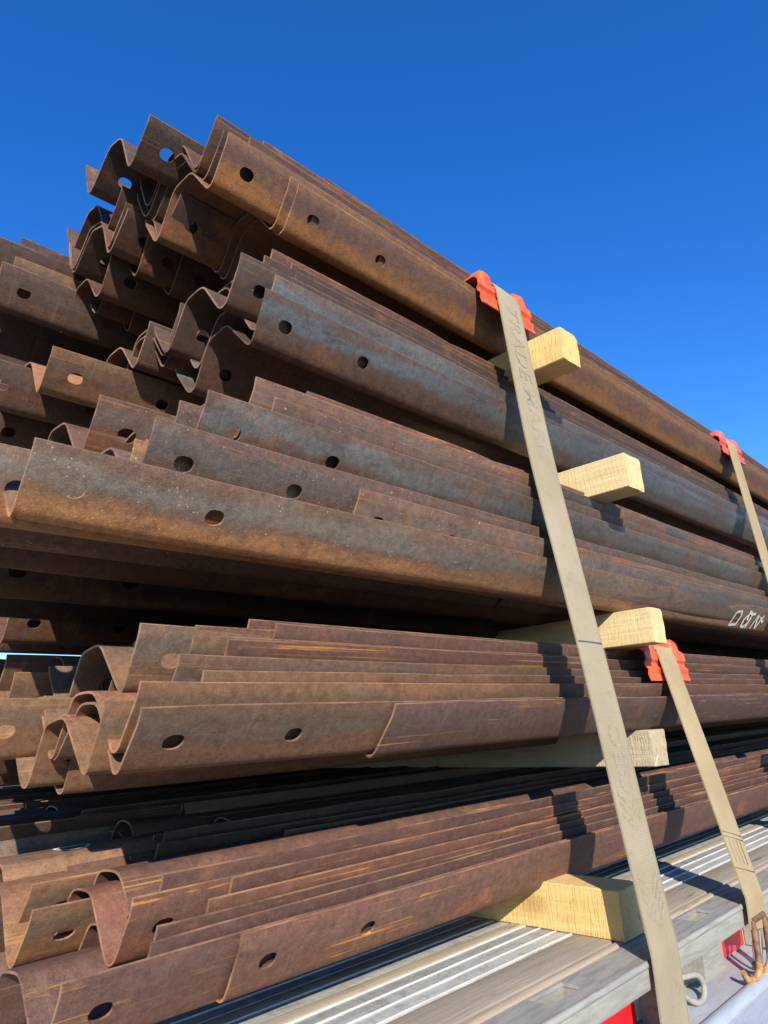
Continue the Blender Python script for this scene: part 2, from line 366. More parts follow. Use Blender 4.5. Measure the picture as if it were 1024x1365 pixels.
# rope hooks (open loops) welded under the rub rail
for px in pockets[3:8:1]:
    c0 = Vector((px - .095, .700, CZ - .522))
    pts = [c0 + Vector((-.075, .035, .022)), c0 + Vector((-.045, .015, .004)), c0 + Vector((-.018, 0, -.016)), c0 + Vector((.014, -.002, -.019)), c0 + Vector((.032, 0, .000)), c0 + Vector((.018, .004, .020)), c0 + Vector((-.010, .012, .024)), c0 + Vector((-.032, .03, .020))]
    part('rope_hook', tube_mesh('rope_hook', spline(pts, 5), .0058, 10), M['alu_dull'])
# bolt beside the near tape, main beams and cross-members under the deck
part('bolt', tube_mesh('bolt', [(1.43, .736, CZ - .515), (1.43, .745, CZ - .515)], .012, 12), M['steel_zinc'])
for yb_ in (1.45, 2.45):
    bm = bmesh.new(); add_box(bm, X0, X1, yb_ - .06, yb_ + .06, DZ - .15, DZ - .135); add_box(bm, X0, X1, yb_ - .006, yb_ + .006, DZ - .50, DZ - .15); add_box(bm, X0, X1, yb_ - .06, yb_ + .06, DZ - .515, DZ - .50)
    part('main_beam', from_bm('main_beam', bm), M['dark_steel'])
for i in range(24):
    xx = X0 + .3 + i * .52
    part('cross_member', box_mesh('cross_member', xx - .03, xx + .03, .753, 3.185, DZ - .133, DZ - .032), M['dark_steel'])

# ------------------------------------------------------------------ guardrails
HALF = [(0, 0), (.0030, -.010), (.0075, -.0205), (.0400, -.0690), (.0445, -.0750), (.0490, -.0795), (.0540, -.0822), (.0595, -.083), (.0650, -.0815), (.0700, -.0775), (.0745, -.0720),
        (.1140, -.0175), (.1185, -.0115), (.1245, -.0058), (.1320, -.0020), (.1430, -.0003), (.1555, 0)]
PROF = HALF + [(.311 - a, b) for a, b in HALF[-2::-1]]
STRAIGHT = (2, 10, 21, 29)                   # the four flat flanges that carry bolt slots
ARC = [0]
for (a, b), (c_, d_) in zip(PROF, PROF[1:]): ARC.append(ARC[-1] + math.hypot(c_ - a, d_ - b))
def rail_mesh(seed, length=7.7, dent=1.0, slots=True):
    rnd = random.Random(seed)
    holes = [.056, .056 + .195 + rnd.uniform(-.004, .004)]
    xs = [0, .012]
    for h in holes: xs += [h - .024, h + .024]
    xs += [.36 + .085 * q for q in range(40)] + [3.9, 4.1, 4.4, 4.7, 5.0, 5.5, 6.0, 6.5, 7.0, length]
    cells = {xs.index(h - .024): h for h in holes} if slots else {}
    ph = rnd.uniform(0, 100)
    kinks = [[(rnd.uniform(.3, 4.5), rnd.uniform(.05, .16), rnd.uniform(-.006, .007) * dent) for _ in range(5)] for _ in range(2)]
    nick = [(rnd.uniform(0, .311), rnd.uniform(-.010, .004) * dent) for _ in range(3)]
    def pos(x, i):
        a, b = PROF[i]; lipw = abs(a - .1555) / .1555
        w = .0026 * dent * lipw
        dy = w * 1.6 * noise.noise(Vector((x * 1.3, ph, i > 16))) + .0012 * noise.noise(Vector((x * .5, ph + 9, 0)))
        dz = w * 1.2 * noise.noise(Vector((x * 1.7 + 5, ph, 3 * (i > 16)))) + .004 * noise.noise(Vector((x * .28, ph + 31, 0)))
        e = max(0, 1 - x / .20); dx = 0
        if x < .015:
            dx = .004 * dent * noise.noise(Vector((a * 14, ph, 7)))
            for na, nd in nick: dx += nd * max(0, 1 - abs(a - na) / .02) * .25
        dz += e * e * .006 * dent * noise.noise(Vector((a * 9, ph, 1))); dy += e * e * .005 * dent * noise.noise(Vector((a * 9, ph, 2)))
        if i < 5 or i > len(PROF) - 6:
            for kx, kw, ka in kinks[i > 16]: dy += ka * math.exp(-((x - kx) / kw) ** 2) * (lipw - .6) * 2.2; dz -= abs(ka) * .35 * math.exp(-((x - kx) / kw) ** 2)
        return Vector((x + dx, a + dy, b + dz))
    bm = bmesh.new(); uvl = bm.loops.layers.uv.new('UVMap'); V = {}; UVc = {}
    for j, x in enumerate(xs):
        for i in range(len(PROF)):
            v = bm.verts.new(pos(x, i)); V[j, i] = v; UVc[v] = (x, ARC[i])
    def face(vs_):
        f = bm.faces.new(vs_)
        for l in f.loops: l[uvl].uv = UVc[l.vert]
    for j in range(len(xs) - 1):
        for i in range(len(PROF) - 1):
            q = (V[j, i], V[j, i + 1], V[j + 1, i + 1], V[j + 1, i])
            if j in cells and i in STRAIGHT:
                A, B, C, D = (v.co for v in q); n = 16; ring = []
                L_ = (B - A).length; lx = (D - A).length
                for k in range(n):
                    an = 2 * math.pi * (k + .5) / n
                    s_ = .5 + math.copysign(abs(math.cos(an)) ** .8, math.cos(an)) * .0152 / lx
                    r_ = .5 + math.sin(an) * .0118 / L_
                    p = (A * (1 - r_) + B * r_) * (1 - s_) + (D * (1 - r_) + C * r_) * s_
                    v = bm.verts.new(p); ring.append(v); UVc[v] = (xs[j] + s_ * .048, ARC[i] + r_ * L_)
                # corners in angle order: C(s1,r1) B(s0,r1) A(s0,r0) D(s1,r0)
                cor = [q[2], q[1], q[0], q[3]]
                for c4 in range(4):
                    base = c4 * 4
                    for k in range(base, base + 3): face((cor[c4], ring[k], ring[k + 1])[::-1])
                    nx = (base + 4) % n
                    face((cor[c4], ring[base + 3], ring[nx], cor[(c4 + 1) % 4])[::-1])
            else: face(q)
    bmesh.ops.recalc_face_normals(bm, faces=bm.faces)
    me = bpy.data.meshes.new('guardrail'); bm.to_mesh(me); bm.free()
    return solidify(me, .0032, 0, 32)
POOL = [rail_mesh(s, 7.7, d) for s, d in ((1, .7), (2, 1.0), (3, 1.3), (4, .8), (5, 1.6), (6, 1.1), (7, .6), (8, 1.9))]
NOHOLE = rail_mesh(21, 7.7, .7, False); NOHOLE.materials.append(M['brown'])
for me in POOL: me.materials.append(M['brown'])
GROUPS = {5: 'guardrails of the top layer', 4: 'guardrails of the second layer from the top', 3: 'guardrails of the middle layer', 2: 'guardrails of the second layer from the deck', 1: 'guardrails of the bottom layer'}
def guardrail(x, y, z, roll, mat, label, layer, var):
    o = bpy.data.objects.new('guardrail', POOL[var % len(POOL)]); col.objects.link(o)
    o.location = (x, y, z); o.rotation_euler = (R(roll), 0, 0)
    o.material_slots[0].link = 'OBJECT'; o.material_slots[0].material = M[mat]
    tag(o, label, 'guardrail', GROUPS[layer] if isinstance(layer, int) else layer)
    return o
RAILS = [
 ('A', 'brown', 0.5, 1.0396, 3.006, 15.8, 5, 'rusty W-profile guardrail at the far upper left of the top layer, two holes showing sky'),
 ('B', 'brown', 0.577, 0.9235, 2.9699, 10.0, 5, 'uppermost brown guardrail beside the orange one, its sharp tip meeting the sky'),
 ('B2', 'brown', 0.573, 0.9222, 2.9561, 6.5, 5, 'brown guardrail nested right under the uppermost guardrail of the top layer'),
 ('G', 'brown', 0.584, 0.9128, 2.936, 8.8, 5, 'brown guardrail squeezed between the uppermost nested pair and the orange front guardrail'),
 ('C', 'orange', 0.574, 0.8819, 2.8941, 0.8, 5, 'orange-brown front guardrail of the top layer with one hole near its end'),
 ('C2', 'orange', 0.715, 0.8816, 2.882, 1.7, 5, 'orange-brown guardrail lapped under the front one, its end making a seam by two holes'),
 ('C3', 'orange', 0.733, 0.8798, 2.8771, 1.0, 5, 'orange-brown guardrail lapped last under the top front guardrail, second of two seam lines'),
 ('S1', 'brown', 0.606, 0.893, 2.91, 0.0, 5, 'brown guardrail edge peeping just above the orange front guardrail of the top layer'),
 ('S2', 'brown', 0.634, 0.899, 2.9365, 0.0, 5, 'brown guardrail edge second above the orange front guardrail of the top layer'),
 ('S3', 'brown', 0.698, 0.945, 3.0044, 0.0, 5, 'brown guardrail whose end makes the first step on the skyline of the load'),
 ('S4', 'brown', 0.877, 0.96, 3.0309, 0.0, 5, 'brown guardrail whose end makes the farther step on the skyline above the orange guardrail'),
 ('E1', 'brown', 0.55, 1.2564, 3.0121, 13.1, 5, 'lower left brown guardrail of the top layer, its pale left lip against the sky'),
 ('E2', 'brown', 0.542, 1.2057, 2.9165, 15.5, 5, 'brown guardrail under the lower left skyline one, its left valley hanging lit'),
 ('E2b', 'brown', 0.542, 1.2133, 2.9345, 14.8, 5, 'brown guardrail sandwiched in the jammed nest at the lower left of the top layer'),
 ('E3', 'brown', 0.559, 1.31, 2.8796, -0.0, 5, 'shaded guardrail hanging lowest at the left underside of the top layer'),
 ('E4', 'brown', 0.584, 1.0647, 2.887, 15.9, 5, 'brown guardrail with a sunlit strip between the left nest and the orange guardrail'),
 ('E5', 'brown', 0.601, 1.22, 2.9045, 0.0, 5, 'shaded guardrail below the middle of the top layer, its curved edge catching light'),
 ('E6', 'brown', 0.671, 1.2, 2.8773, -0.0, 5, 'shaded guardrail under the orange one, rightmost curved edge on the top layer underside'),
 ('H1', 'brown', 0.4, 1.5, 2.8791, 0.0, 5, 'brown guardrail at the left picture border with a round hole, half in shadow'),
 ('H2', 'ginger', 0.426, 1.51, 2.913, 0.0, 5, 'guardrail with a yellowish lip just above the holed one at the left border'),
 ('H3', 'brown', 0.334, 1.53, 2.9607, 0.0, 5, 'brown guardrail crossing the left border below the grey topmost one, against the sky'),
 ('H4', 'blue', 0.45, 1.56, 3.0035, 0.0, 5, 'grey-blue guardrail topmost at the left border, its square end against the sky'),
 ('I1', 'brown', 0.615, 0.9008, 2.6708, -0.7, 4, 'brown guardrail of the second layer from the top with a hole and tall tip'),
 ('I1a', 'brown', 0.67, 0.905, 2.6946, 0.0, 4, 'brown guardrail stepping up behind the tall tip in the second layer from the top'),
 ('I1b', 'brown', 0.737, 0.91, 2.7098, 0.0, 4, 'brown guardrail of the second step behind the tall tip in the second layer'),
 ('I1c', 'blue', 0.665, 0.8677, 2.6301, 1.7, 4, 'grey guardrail lapped between the tall-tipped one and the blue-grey front guardrail'),
 ('I2', 'blue', 0.654, 0.8783, 2.6008, -4.5, 4, 'blue-grey shiny front guardrail of the second layer from the top with two holes'),
 ('I3', 'brown', 0.699, 0.92, 2.731, 0.0, 4, 'guardrail whose small arched hump shows behind the tall tip of the second layer'),
 ('J1', 'brown', 0.625, 1.1219, 2.6736, 1.0, 4, 'upper of the nested brown guardrails left of the tall tip in the second layer'),
 ('J2', 'brown', 0.637, 1.1415, 2.6593, 4.6, 4, 'brown guardrail with one lit hole, lowest of the nest in the second layer'),
 ('J3', 'brown', 0.637, 1.1466, 2.701, 1.5, 4, 'guardrail at the back of the nest left of the tall tip in the second layer'),
 ('J4', 'brown', 0.609, 1.22, 2.6795, 0.0, 4, 'guardrail with a lone pale hump just left of the nested guardrails'),
 ('M1', 'ginger', 0.455, 1.3025, 2.6033, 9.3, 4, 'dark brown guardrail at left with a pale-filled hole, its W end lit inside'),
 ('M1b', 'brown', 0.36, 1.45, 2.6169, 0.0, 4, 'shaded guardrail behind the pale-holed one at the left border, second layer'),
 ('M3', 'speck', 0.266, 0.7915, 2.1844, 5.2, 3, 'large speckled front guardrail of the middle layer with a blue-grey upper band'),
 ('M0', 'speck', 0.225, 0.86, 2.1971, 0.0, 3, 'speckled guardrail running out of the left border behind the large front guardrail'),
 ('M2', 'speck2', 0.404, 0.9547, 2.347, 0.8, 3, 'speckled guardrail with a black hole above the large front guardrail end'),
 ('M4', 'speck2', 0.414, 0.8, 2.2559, 0.5, 3, 'speckled guardrail lapped over the black-holed one, with two holes above the front guardrail'),
 ('M4b', 'speck', 0.403, 0.832, 2.2337, 0.0, 3, 'small grey guardrail end peeping above the large front guardrail of the middle layer'),
 ('M5', 'blue', 0.496, 0.806, 2.3234, 0.0, 3, 'purple-grey guardrail with two holes, second step up in the middle layer'),
 ('M6', 'speck2', 0.49, 0.87, 2.3319, 0.0, 3, 'short visible guardrail end with a curled edge left of the purple-grey one'),
 ('M7', 'speck2', 0.589, 0.818, 2.3833, 0.0, 3, 'tall brown guardrail tip at the top of the middle layer, beside a half hidden hole'),
 ('M8', 'speck2', 0.62, 0.811, 2.3528, 0.0, 3, 'guardrail with a yellow paint streak along its lip in the middle layer'),
 ('M9', 'purple', 0.697, 0.826, 2.3951, 0.0, 3, 'brown guardrail forming the top edge of the middle layer under the blue-grey one'),
 ('M10', 'blue', 0.767, 0.822, 2.3833, 0.0, 3, 'dark blue-grey guardrail just below the top edge of the middle layer'),
 ('M11', 'speck2', 0.777, 0.789, 2.2272, 0.0, 3, 'speckled guardrail starting mid-length with an end seam above the large front guardrail'),
 ('M12', 'speck2', 1.476, 0.782, 2.206, 0.0, 3, 'brown guardrail whose end starts right of the long strap, chalk mark on its lip'),
 ('N1', 'brown', 0.294, 1.03, 2.1825, 0.0, 3, 'shaded guardrail under the large front guardrail, its left end lit'),
 ('N2', 'brown', 0.34, 1.18, 2.17, -0.0, 3, 'second shaded guardrail down under the middle layer at the left border'),
 ('N3', 'brown', 0.536, 1.4, 2.2033, 0.0, 3, 'deepest shaded guardrail visible on the underside of the middle layer'),
 ('P1', 'ginger', 0.461, 0.9055, 2.0017, -4.6, 2, 'ginger guardrail of the second layer from the deck, lit hole and W-shaped end'),
 ('P1a', 'ginger', 0.53, 0.885, 1.9894, 0.0, 2, 'ginger guardrail lapped over the one with the lit hole, first seam to its right'),
 ('P1b', 'purple', 0.582, 0.88, 1.9837, 0.0, 2, 'purple-brown guardrail lapped at the second seam right of the lit hole'),
 ('P5', 'ginger', 0.5, 0.872, 1.9589, 0.0, 2, 'ginger guardrail whose curved end overlaps just below the lit hole'),
 ('P5b', 'ginger', 0.534, 0.866, 1.9373, 0.0, 2, 'ginger guardrail starting beside a half covered hole, middle of the second layer'),
 ('P2', 'ginger', 0.423, 0.828, 1.9175, 0.0, 2, 'brown guardrail with square end directly above the front guardrail of the second layer'),
 ('P3', 'ginger', 0.425, 0.8212, 1.8905, 5.5, 2, 'front guardrail of the second layer from the deck with two slotted holes'),
 ('P10', 'purple', 0.856, 0.815, 1.8851, 5.2, 2, 'purple-brown guardrail lapped over the front one at a curved seam, second layer'),
 ('P4', 'ginger', 0.409, 0.8857, 1.899, -4.3, 2, 'tan guardrail with a full W end and V-shaped pale valley, second layer front'),
 ('P4b', 'ginger', 0.422, 0.9035, 1.9001, -2.9, 2, 'guardrail nested tightly under the tan W-ended one, its left valley bright'),
 ('P6', 'ginger', 0.456, 0.8878, 1.91, -10.6, 2, 'shaded guardrail lowest in the second layer from the deck, its lit valley hanging below'),
 ('P7', 'ginger', 0.322, 1.12, 1.9193, 0.0, 2, 'long mottled ginger guardrail crossing the left border behind the tan W end'),
 ('P11', 'purple', 0.544, 0.905, 2.0049, 0.0, 2, 'purple-brown guardrail lip at the top of the second layer, nearest the lit hole'),
 ('P12', 'purple', 0.633, 0.9, 2.0195, 0.0, 2, 'purple-brown guardrail with the highest square end on the second layer from the deck'),
 ('P13', 'purple', 0.68, 0.895, 2.0147, 0.0, 2, 'purple-brown guardrail just below the highest square end of the second layer'),
 ('P8', 'brown', 0.424, 1.3, 2.0029, 0.0, 2, 'black shaded guardrail at the left border beneath the bright slit of sky'),
 ('P8b', 'brown', 0.504, 1.15, 1.9989, 0.0, 2, 'guardrail with a dark arched hump between the shaded left one and the tan ones'),
 ('P9', 'ginger', 0.411, 1.22, 1.9652, 0.0, 2, 'small olive-brown guardrail end near the left border with a half hidden hole'),
 ('Q1', 'ginger', 0.438, 1.1508, 1.6634, 6.8, 1, 'ginger guardrail at the left of the bottom layer with round hole and chalk mark'),
 ('Q2', 'ginger', 0.419, 1.0924, 1.6411, 5.1, 1, 'guardrail with an oval hole below the chalk-marked one, bottom layer left'),
 ('Q3', 'purple', 0.487, 0.9479, 1.6585, -2.0, 1, 'purple-brown guardrail with a pointed V end and round hole, bottom layer centre left'),
 ('Q4', 'purple', 0.527, 0.9452, 1.6781, -2.5, 1, 'purple-brown guardrail with a rounded hump behind the pointed V end, bottom layer'),
 ('Q5', 'purple', 0.635, 0.942, 1.6603, 0.0, 1, 'purple-brown guardrail starting by a yellow paint streak in the bottom layer'),
 ('Q5b', 'purple', 0.591, 0.935, 1.6386, 0.0, 1, 'purple-brown guardrail with a square end below the yellow streak, bottom layer'),
 ('Q5c', 'purple', 0.51, 0.925, 1.6224, 0.0, 1, 'upper of two guardrail edges with square ends just above the lowest guardrail'),
 ('Q5d', 'purple', 0.501, 0.918, 1.6119, 0.0, 1, 'lower of two guardrail edges with square ends just above the lowest guardrail'),
 ('Q6', 'purple', 0.383, 0.9002, 1.5984, -5.0, 1, 'lowest front guardrail of the bottom layer with holes, running out of the lower left corner'),
 ('Q7', 'purple', 0.611, 0.886, 1.5996, -4.6, 1, 'guardrail lapped over the lowest front one at a slanted orange-tipped seam'),
 ('Q8', 'purple', 0.845, 1.1276, 1.6706, 9.1, 1, 'purple guardrail with a sunlit hump and filled hole at back of the bottom layer'),
 ('Q9', 'purple', 0.867, 1.2124, 1.6316, 13.1, 1, 'guardrail with a lower rounded hump just left of the filled-hole one'),
 ('Q8b', 'purple', 0.875, 1.13, 1.6783, 0.0, 1, 'guardrail lip just right of the filled hole at the back of the bottom layer'),
 ('Q10', 'brown', 0.742, 1.35, 1.6977, 0.0, 1, 'shaded guardrail with the higher dark arch behind the bottom layer front row'),
 ('Q11', 'brown', 0.693, 1.28, 1.6849, 0.0, 1, 'shaded guardrail with the lower dark arch behind the bottom layer front row'),
 ('Q12', 'brown', 0.849, 1.45, 1.7172, 0.0, 1, 'shaded guardrail with a square end right of the dark arches, bottom layer back'),
 ('Q13', 'brown', 0.683, 1.22, 1.6974, 0.0, 1, 'upper shaded guardrail edge left of the sunlit rounded hump'),
 ('Q14', 'brown', 0.644, 1.17, 1.6846, 0.0, 1, 'lower shaded guardrail edge left of the sunlit rounded hump'),
 ('Q15', 'brown', 0.678, 1.55, 1.7206, 0.0, 1, 'shaded guardrail with the right of two upright ends at the back left'),
 ('Q16', 'brown', 0.645, 1.5, 1.7151, 0.0, 1, 'shaded guardrail with the left of two upright ends at the back left'),
 ('Q17', 'brown', 0.452, 1.45, 1.718, 0.0, 1, 'shaded guardrail at the left border with a lit spot, bottom layer back'),
]
by = {}
for i, (key, mat, x, y, z, roll, layer, label) in enumerate(RAILS):
    by[key] = guardrail(x, y, z, roll, mat, label, layer, (i * 5 + len(key)) % 8)
    if key in ('P10', 'P1b', 'S3'): by[key].data = NOHOLE; by[key].material_slots[0].link = 'OBJECT'; by[key].material_slots[0].material = M[mat]
# filler rails added deeper in the load to block light, showing as dark shapes
DEEP = {1: 'dark filler guardrail added deep inside the bottom layer behind the front stacks', 2: 'dark filler guardrail added deep inside the second layer from the deck', 3: 'dark filler guardrail added deep inside the middle layer behind the front stacks',
        4: 'dark filler guardrail added deep inside the second layer from the top', 5: 'dark filler guardrail added deep inside the top layer behind the front stacks'}
FILL = {  # layer: [(y, end x, (lip heights)) ...]
 1: [(1.60, .52, (-.31, -.25, -.19, -.135)), (1.94, .62, (-.31, -.25, -.19, -.13)), (2.28, .70, (-.31, -.25, -.19, -.13)), (2.62, .80, (-.31, -.25, -.19, -.13))],
 2: [(1.30, .60, (.03, .075)), (1.64, .56, (.03, .085, .13)), (1.98, .62, (-.005, .06, .14)), (2.32, .72, (-.005, .06, .15)), (2.66, .82, (-.01, .06, .15))],
 3: [(1.28, .55, (.345, .40, .455)), (1.63, .50, (.307, .37, .43, .47)), (1.97, 1.30, (.36, .42, .47)), (2.31, 1.45, (.36, .42, .47)), (2.65, 1.60, (.36, .42, .47))],
 4: [(1.58, .42, (.72, .775, .825)), (1.92, .55, (.72, .775, .825)), (2.28, 1.2, (.72, .775, .825)), (2.62, 1.5, (.72, .775, .825))],
 5: [(1.86, .56, (.975, 1.03)), (2.12, .50, (1.0, 1.06, 1.12, 1.16)), (2.24, 1.2, (1.02, 1.07)), (2.58, 1.5, (1.02, 1.07))]}
random.seed(11)
for layer, cols in FILL.items():
    for ci, (yc, xe, zs) in enumerate(cols):
        for k, z in enumerate(zs):
            guardrail(xe + random.uniform(0, .05), yc + random.uniform(-.012, .012), CZ + z, random.uniform(-2, 2), 'brown', DEEP[layer], 'dark filler guardrails added deep inside layer %d counted from the deck' % layer, k + ci)

# paint-marker writing on the rails (parts of the rail they are written on)
def on_flange(o, x, s):
    """point on the near flat flange of a rail; x world, s = metres from the lip along the flange"""
    a, b = Vector((.0075, -.0205)), Vector((.0400, -.0690)); t_ = (s - ARC[2]) / (b - a).length
    p = a + (b - a) * t_; n = Vector((-(a - b).y, (a - b).x)).normalized()
    if n.x > 0: n = -n
    return Vector((x - o.location.x, p.x + n.x * .0062, p.y + n.y * .0062))
def marking(o, strokes, w=.0050):
    bm = bmesh.new()
    for st in strokes:
        P = [on_flange(o, *p) for p in st]
        for i in range(len(P) - 1):
            d = (P[i + 1] - P[i]); n = Vector((0, -.82, -.57)); sd_ = d.normalized().cross(n).normalized() * w * random.uniform(.8, 1.2); e = d.normalized() * w * .5
            a, b = P[i] - e, P[i + 1] + e; off = n * (.0006 + .0002 * (i % 3))
            f = [bm.verts.new(q) for q in (a - sd_ + off, a + sd_ + off, b + sd_ + off, b - sd_ + off)]; bm.faces.new(f)
    return link('painted_marking', from_bm('painted_marking', bm), M['chalk'], o)
cx = 2.50; k = .026
def mv(st, dx, s0=.026, sx=1.0, h=.056):
    return [[(cx + dx + p[0] * .075 * sx, s0 + (1 - p[1]) * h) for p in q] for q in st]
for dx, st in ((0, [[(.1, 0), (.25, .9), (.75, 1), (.95, .7), (.85, .1), (.1, 0)]]), (.105, [[(.9, .9), (.5, 1), (.1, .5), (.15, .05), (.5, 0), (.85, .45), (.8, .8), (.8, 0)]]), (.212, [[(0, 0), (.2, .95), (.55, .05), (.95, 1)]])):
    marking(by['M3'], mv(st, dx))
for dx, st in ((.135, [[(.1, 0), (.1, 1), (.5, .7), (.8, .9)]]), (.235, [[(0, 0), (.1, 1), (.8, 0), (.95, 1)]])):
    marking(by['M12'], mv(st, dx, .046, 1, .030))
ch = by['Q1']
bm = bmesh.new()
def ribbon(bm, P, w, up_):
    for i in range(len(P) - 1):
        d = (P[i + 1] - P[i]).normalized(); s_ = d.cross(up_).normalized() * w
        bm.faces.new([bm.verts.new(q) for q in (P[i] - s_, P[i] + s_, P[i + 1] + s_ + d * .001, P[i + 1] - s_ + d * .001)])
cc = Vector((.12, .1555, .0026)); loop = [cc + Vector((math.cos(a) * .030, math.sin(a) * .010 + math.cos(2 * a) * .003, 0)) for a in [i * math.pi / 8 for i in range(17)]]
ribbon(bm, loop, .0022, Vector((0, 0, 1))); link('painted_marking', from_bm('painted_marking', bm), M['chalk'], ch)

# ------------------------------------------------------------------ timber dunnage
def timber(label, mat, x, y, z, w, h, length, seed, wane=0.0, yaw=0.0, rough=1.0):
    rnd = random.Random(seed); bm = bmesh.new(); r = .0022
    loop = []
    cs = [(0, 0), (w, 0), (w, h), (0, h)]
    def corner(cx_, cy_, sx, sy, rr):
        return [(cx_ + sx * rr * (1 - math.sin(a)), cy_ + sy * rr * (1 - math.cos(a))) for a in (0, R(30), R(60), R(90))]
    loop += corner(0, 0, 1, 1, r)[::-1] if False else []
    n_side = 5
    pts = [(r, 0), (w - r, 0), (w, r), (w, h - r - wane), (w - r - wane, h), (r, h), (0, h - r), (0, r)]
    dense = []
    for i in range(len(pts)):
        a, b = Vector(pts[i]), Vector(pts[(i + 1) % len(pts)]); m = n_side if (b - a).length > .03 else 1
        for k_ in range(m): dense.append(a.lerp(b, k_ / m))
    ys = [0, .004, .012] + [.03 + (length - .03) * (i / 26) ** 1.35 for i in range(27)]
    rings = []
    for j, yy in enumerate(ys):
        ring = []
        for i, p in enumerate(dense):
            q = Vector((p.x - w / 2, p.y - h / 2)); f = 1 - (.012 if yy == 0 else (.003 if yy < .005 else 0))
            nn = noise.noise(Vector((p.x * 22, p.y * 22, yy * 9 + seed))) * .0008 * rough
            q = q * f + q.normalized() * nn
            ring.append(bm.verts.new((q.x, yy + (rnd.uniform(-.0009, .0009) * rough if j < 2 else 0), q.y + h / 2)))
        rings.append(ring)
    N = len(dense)
    for j in range(len(rings) - 1):
        for i in range(N): bm.faces.new((rings[j][i], rings[j][(i + 1) % N], rings[j + 1][(i + 1) % N], rings[j + 1][i]))
    for end, s_ in ((rings[0], -1), (rings[-1], 1)):
        prev = end
        for f in (.7, .4):
            cur = [bm.verts.new((v.co.x * f, v.co.y + rnd.uniform(-.0007, .0007) * rough, h / 2 + (v.co.z - h / 2) * f)) for v in end]
            for i in range(N): bm.faces.new((prev[i], prev[(i + 1) % N], cur[(i + 1) % N], cur[i]))
            prev = cur
        bm.faces.new(prev)
    bmesh.ops.recalc_face_normals(bm, faces=bm.faces)
    o = link('timber_block', from_bm('timber_block', bm, 24), M[mat]); o.location = (x + w / 2, y, CZ + z); o.rotation_euler = (0, 0, R(yaw))
    tag(o, label, 'timber', 'timber spacers between the layers')
    return o
timber('bright yellow timber spacer sticking out against the sky under the top layer', 'pine_yellow', 1.455, .746, .846, .084, .089, 2.3, 1, .008)
timber('pale timber spacer with splintered end just below the second layer from the top', 'pine', 1.612, .704, .532, .088, .089, 2.4, 2, .004, 0, 1.2)
timber('pale timber spacer right of the strap beneath the middle layer', 'pine', 1.737, .757, .164, .070, .088, 2.4, 3, .006, 0, .8)
timber('weathered grey timber spacer with cracks above the bottom layer', 'pine_grey', 1.808, .840, -.132, .086, .088, 2.3, 4, .003, 0, 1.8)
timber('large yellow timber block lying on the deck under the bottom layer', 'pine_yellow', 1.377, .752, -.4125, .100, .088, 2.4, 5, .003, 0, 1.0)
timber('yellow timber block on the deck at the right border behind the shorter strap', 'pine_yellow', 3.30, 1.00, -.4125, .10, .088, 2.0, 6)

# ------------------------------------------------------------------ corner protectors
def protector(label, mat, x, y, z, w=.25, seed=0, top=.06):
    """plastic corner guard: wavy skirt hanging over the load edge, flat top leg, raised strap guides"""
    root = empty('corner_protector', (x, y, z)); tag(root, label, 'corner protector', 'plastic corner protectors under the straps')
    prof = [(top, .009), (.012, .012), (.002, .011), (-.009, .002), (-.012, -.018), (-.006, -.026), (-.007, -.034), (-.016, -.043), (-.013, -.056), (-.018, -.074)]
    P = [Vector((0, a, b)) for a, b in prof]
    bm = bmesh.new(); nx = 13; V = []
    for i in range(nx):
        t_ = i / (nx - 1) * 2 - 1; xx = t_ * w / 2
        V.append([bm.verts.new((xx, p.y + .0008 * math.sin(i * .7 + seed), p.z + .0015 * math.sin(i * .5 + seed) * (k_ / len(P)))) for k_, p in enumerate(P)])
    for i in range(nx - 1):
        for k_ in range(len(P) - 1): bm.faces.new((V[i][k_], V[i + 1][k_], V[i + 1][k_ + 1], V[i][k_ + 1]))
    me = bpy.data.meshes.new('skirt'); bm.to_mesh(me); bm.free()
    link('skirt', solidify(me, .004, 0, 22), M[mat], root)
    for s in (-1, 1):
        bm = bmesh.new(); xs = [s * .056, s * .062, s * .085, s * .094, s * .098]; hh = [.0, .026, .030, .020, .0]; V = []
        for xx, h_ in zip(xs, hh):
            V.append([bm.verts.new((xx, a, b + h_ * f)) for a, b, f in ((.055, .009, .7), (.030, .013, 1), (.004, .012, 1.0), (-.008, .004, .9), (-.011, -.012, .6), (-.006, -.026, .15))])
        for i in range(len(V) - 1):
            for k_ in range(5): bm.faces.new((V[i][k_], V[i + 1][k_], V[i + 1][k_ + 1], V[i][k_ + 1]))
        me = bpy.data.meshes.new('strap_guide'); bm.to_mesh(me); bm.free()
        link('strap_guide', solidify(me, .003, 0, 55), M[mat], root)
    return root
protector('bright orange corner protector under the long strap on the top edge', 'orange_plastic', 1.408, .872, CZ + 1.062, .235, 0)
protector('faded red corner protector on the top edge near the right border', 'red_plastic', 3.08, .885, CZ + 1.075, .25, 2)
protector('orange-red corner protector under the shorter strap, below the pale timber', 'orange_plastic', 1.957, .842, CZ + .152, .25, 4)

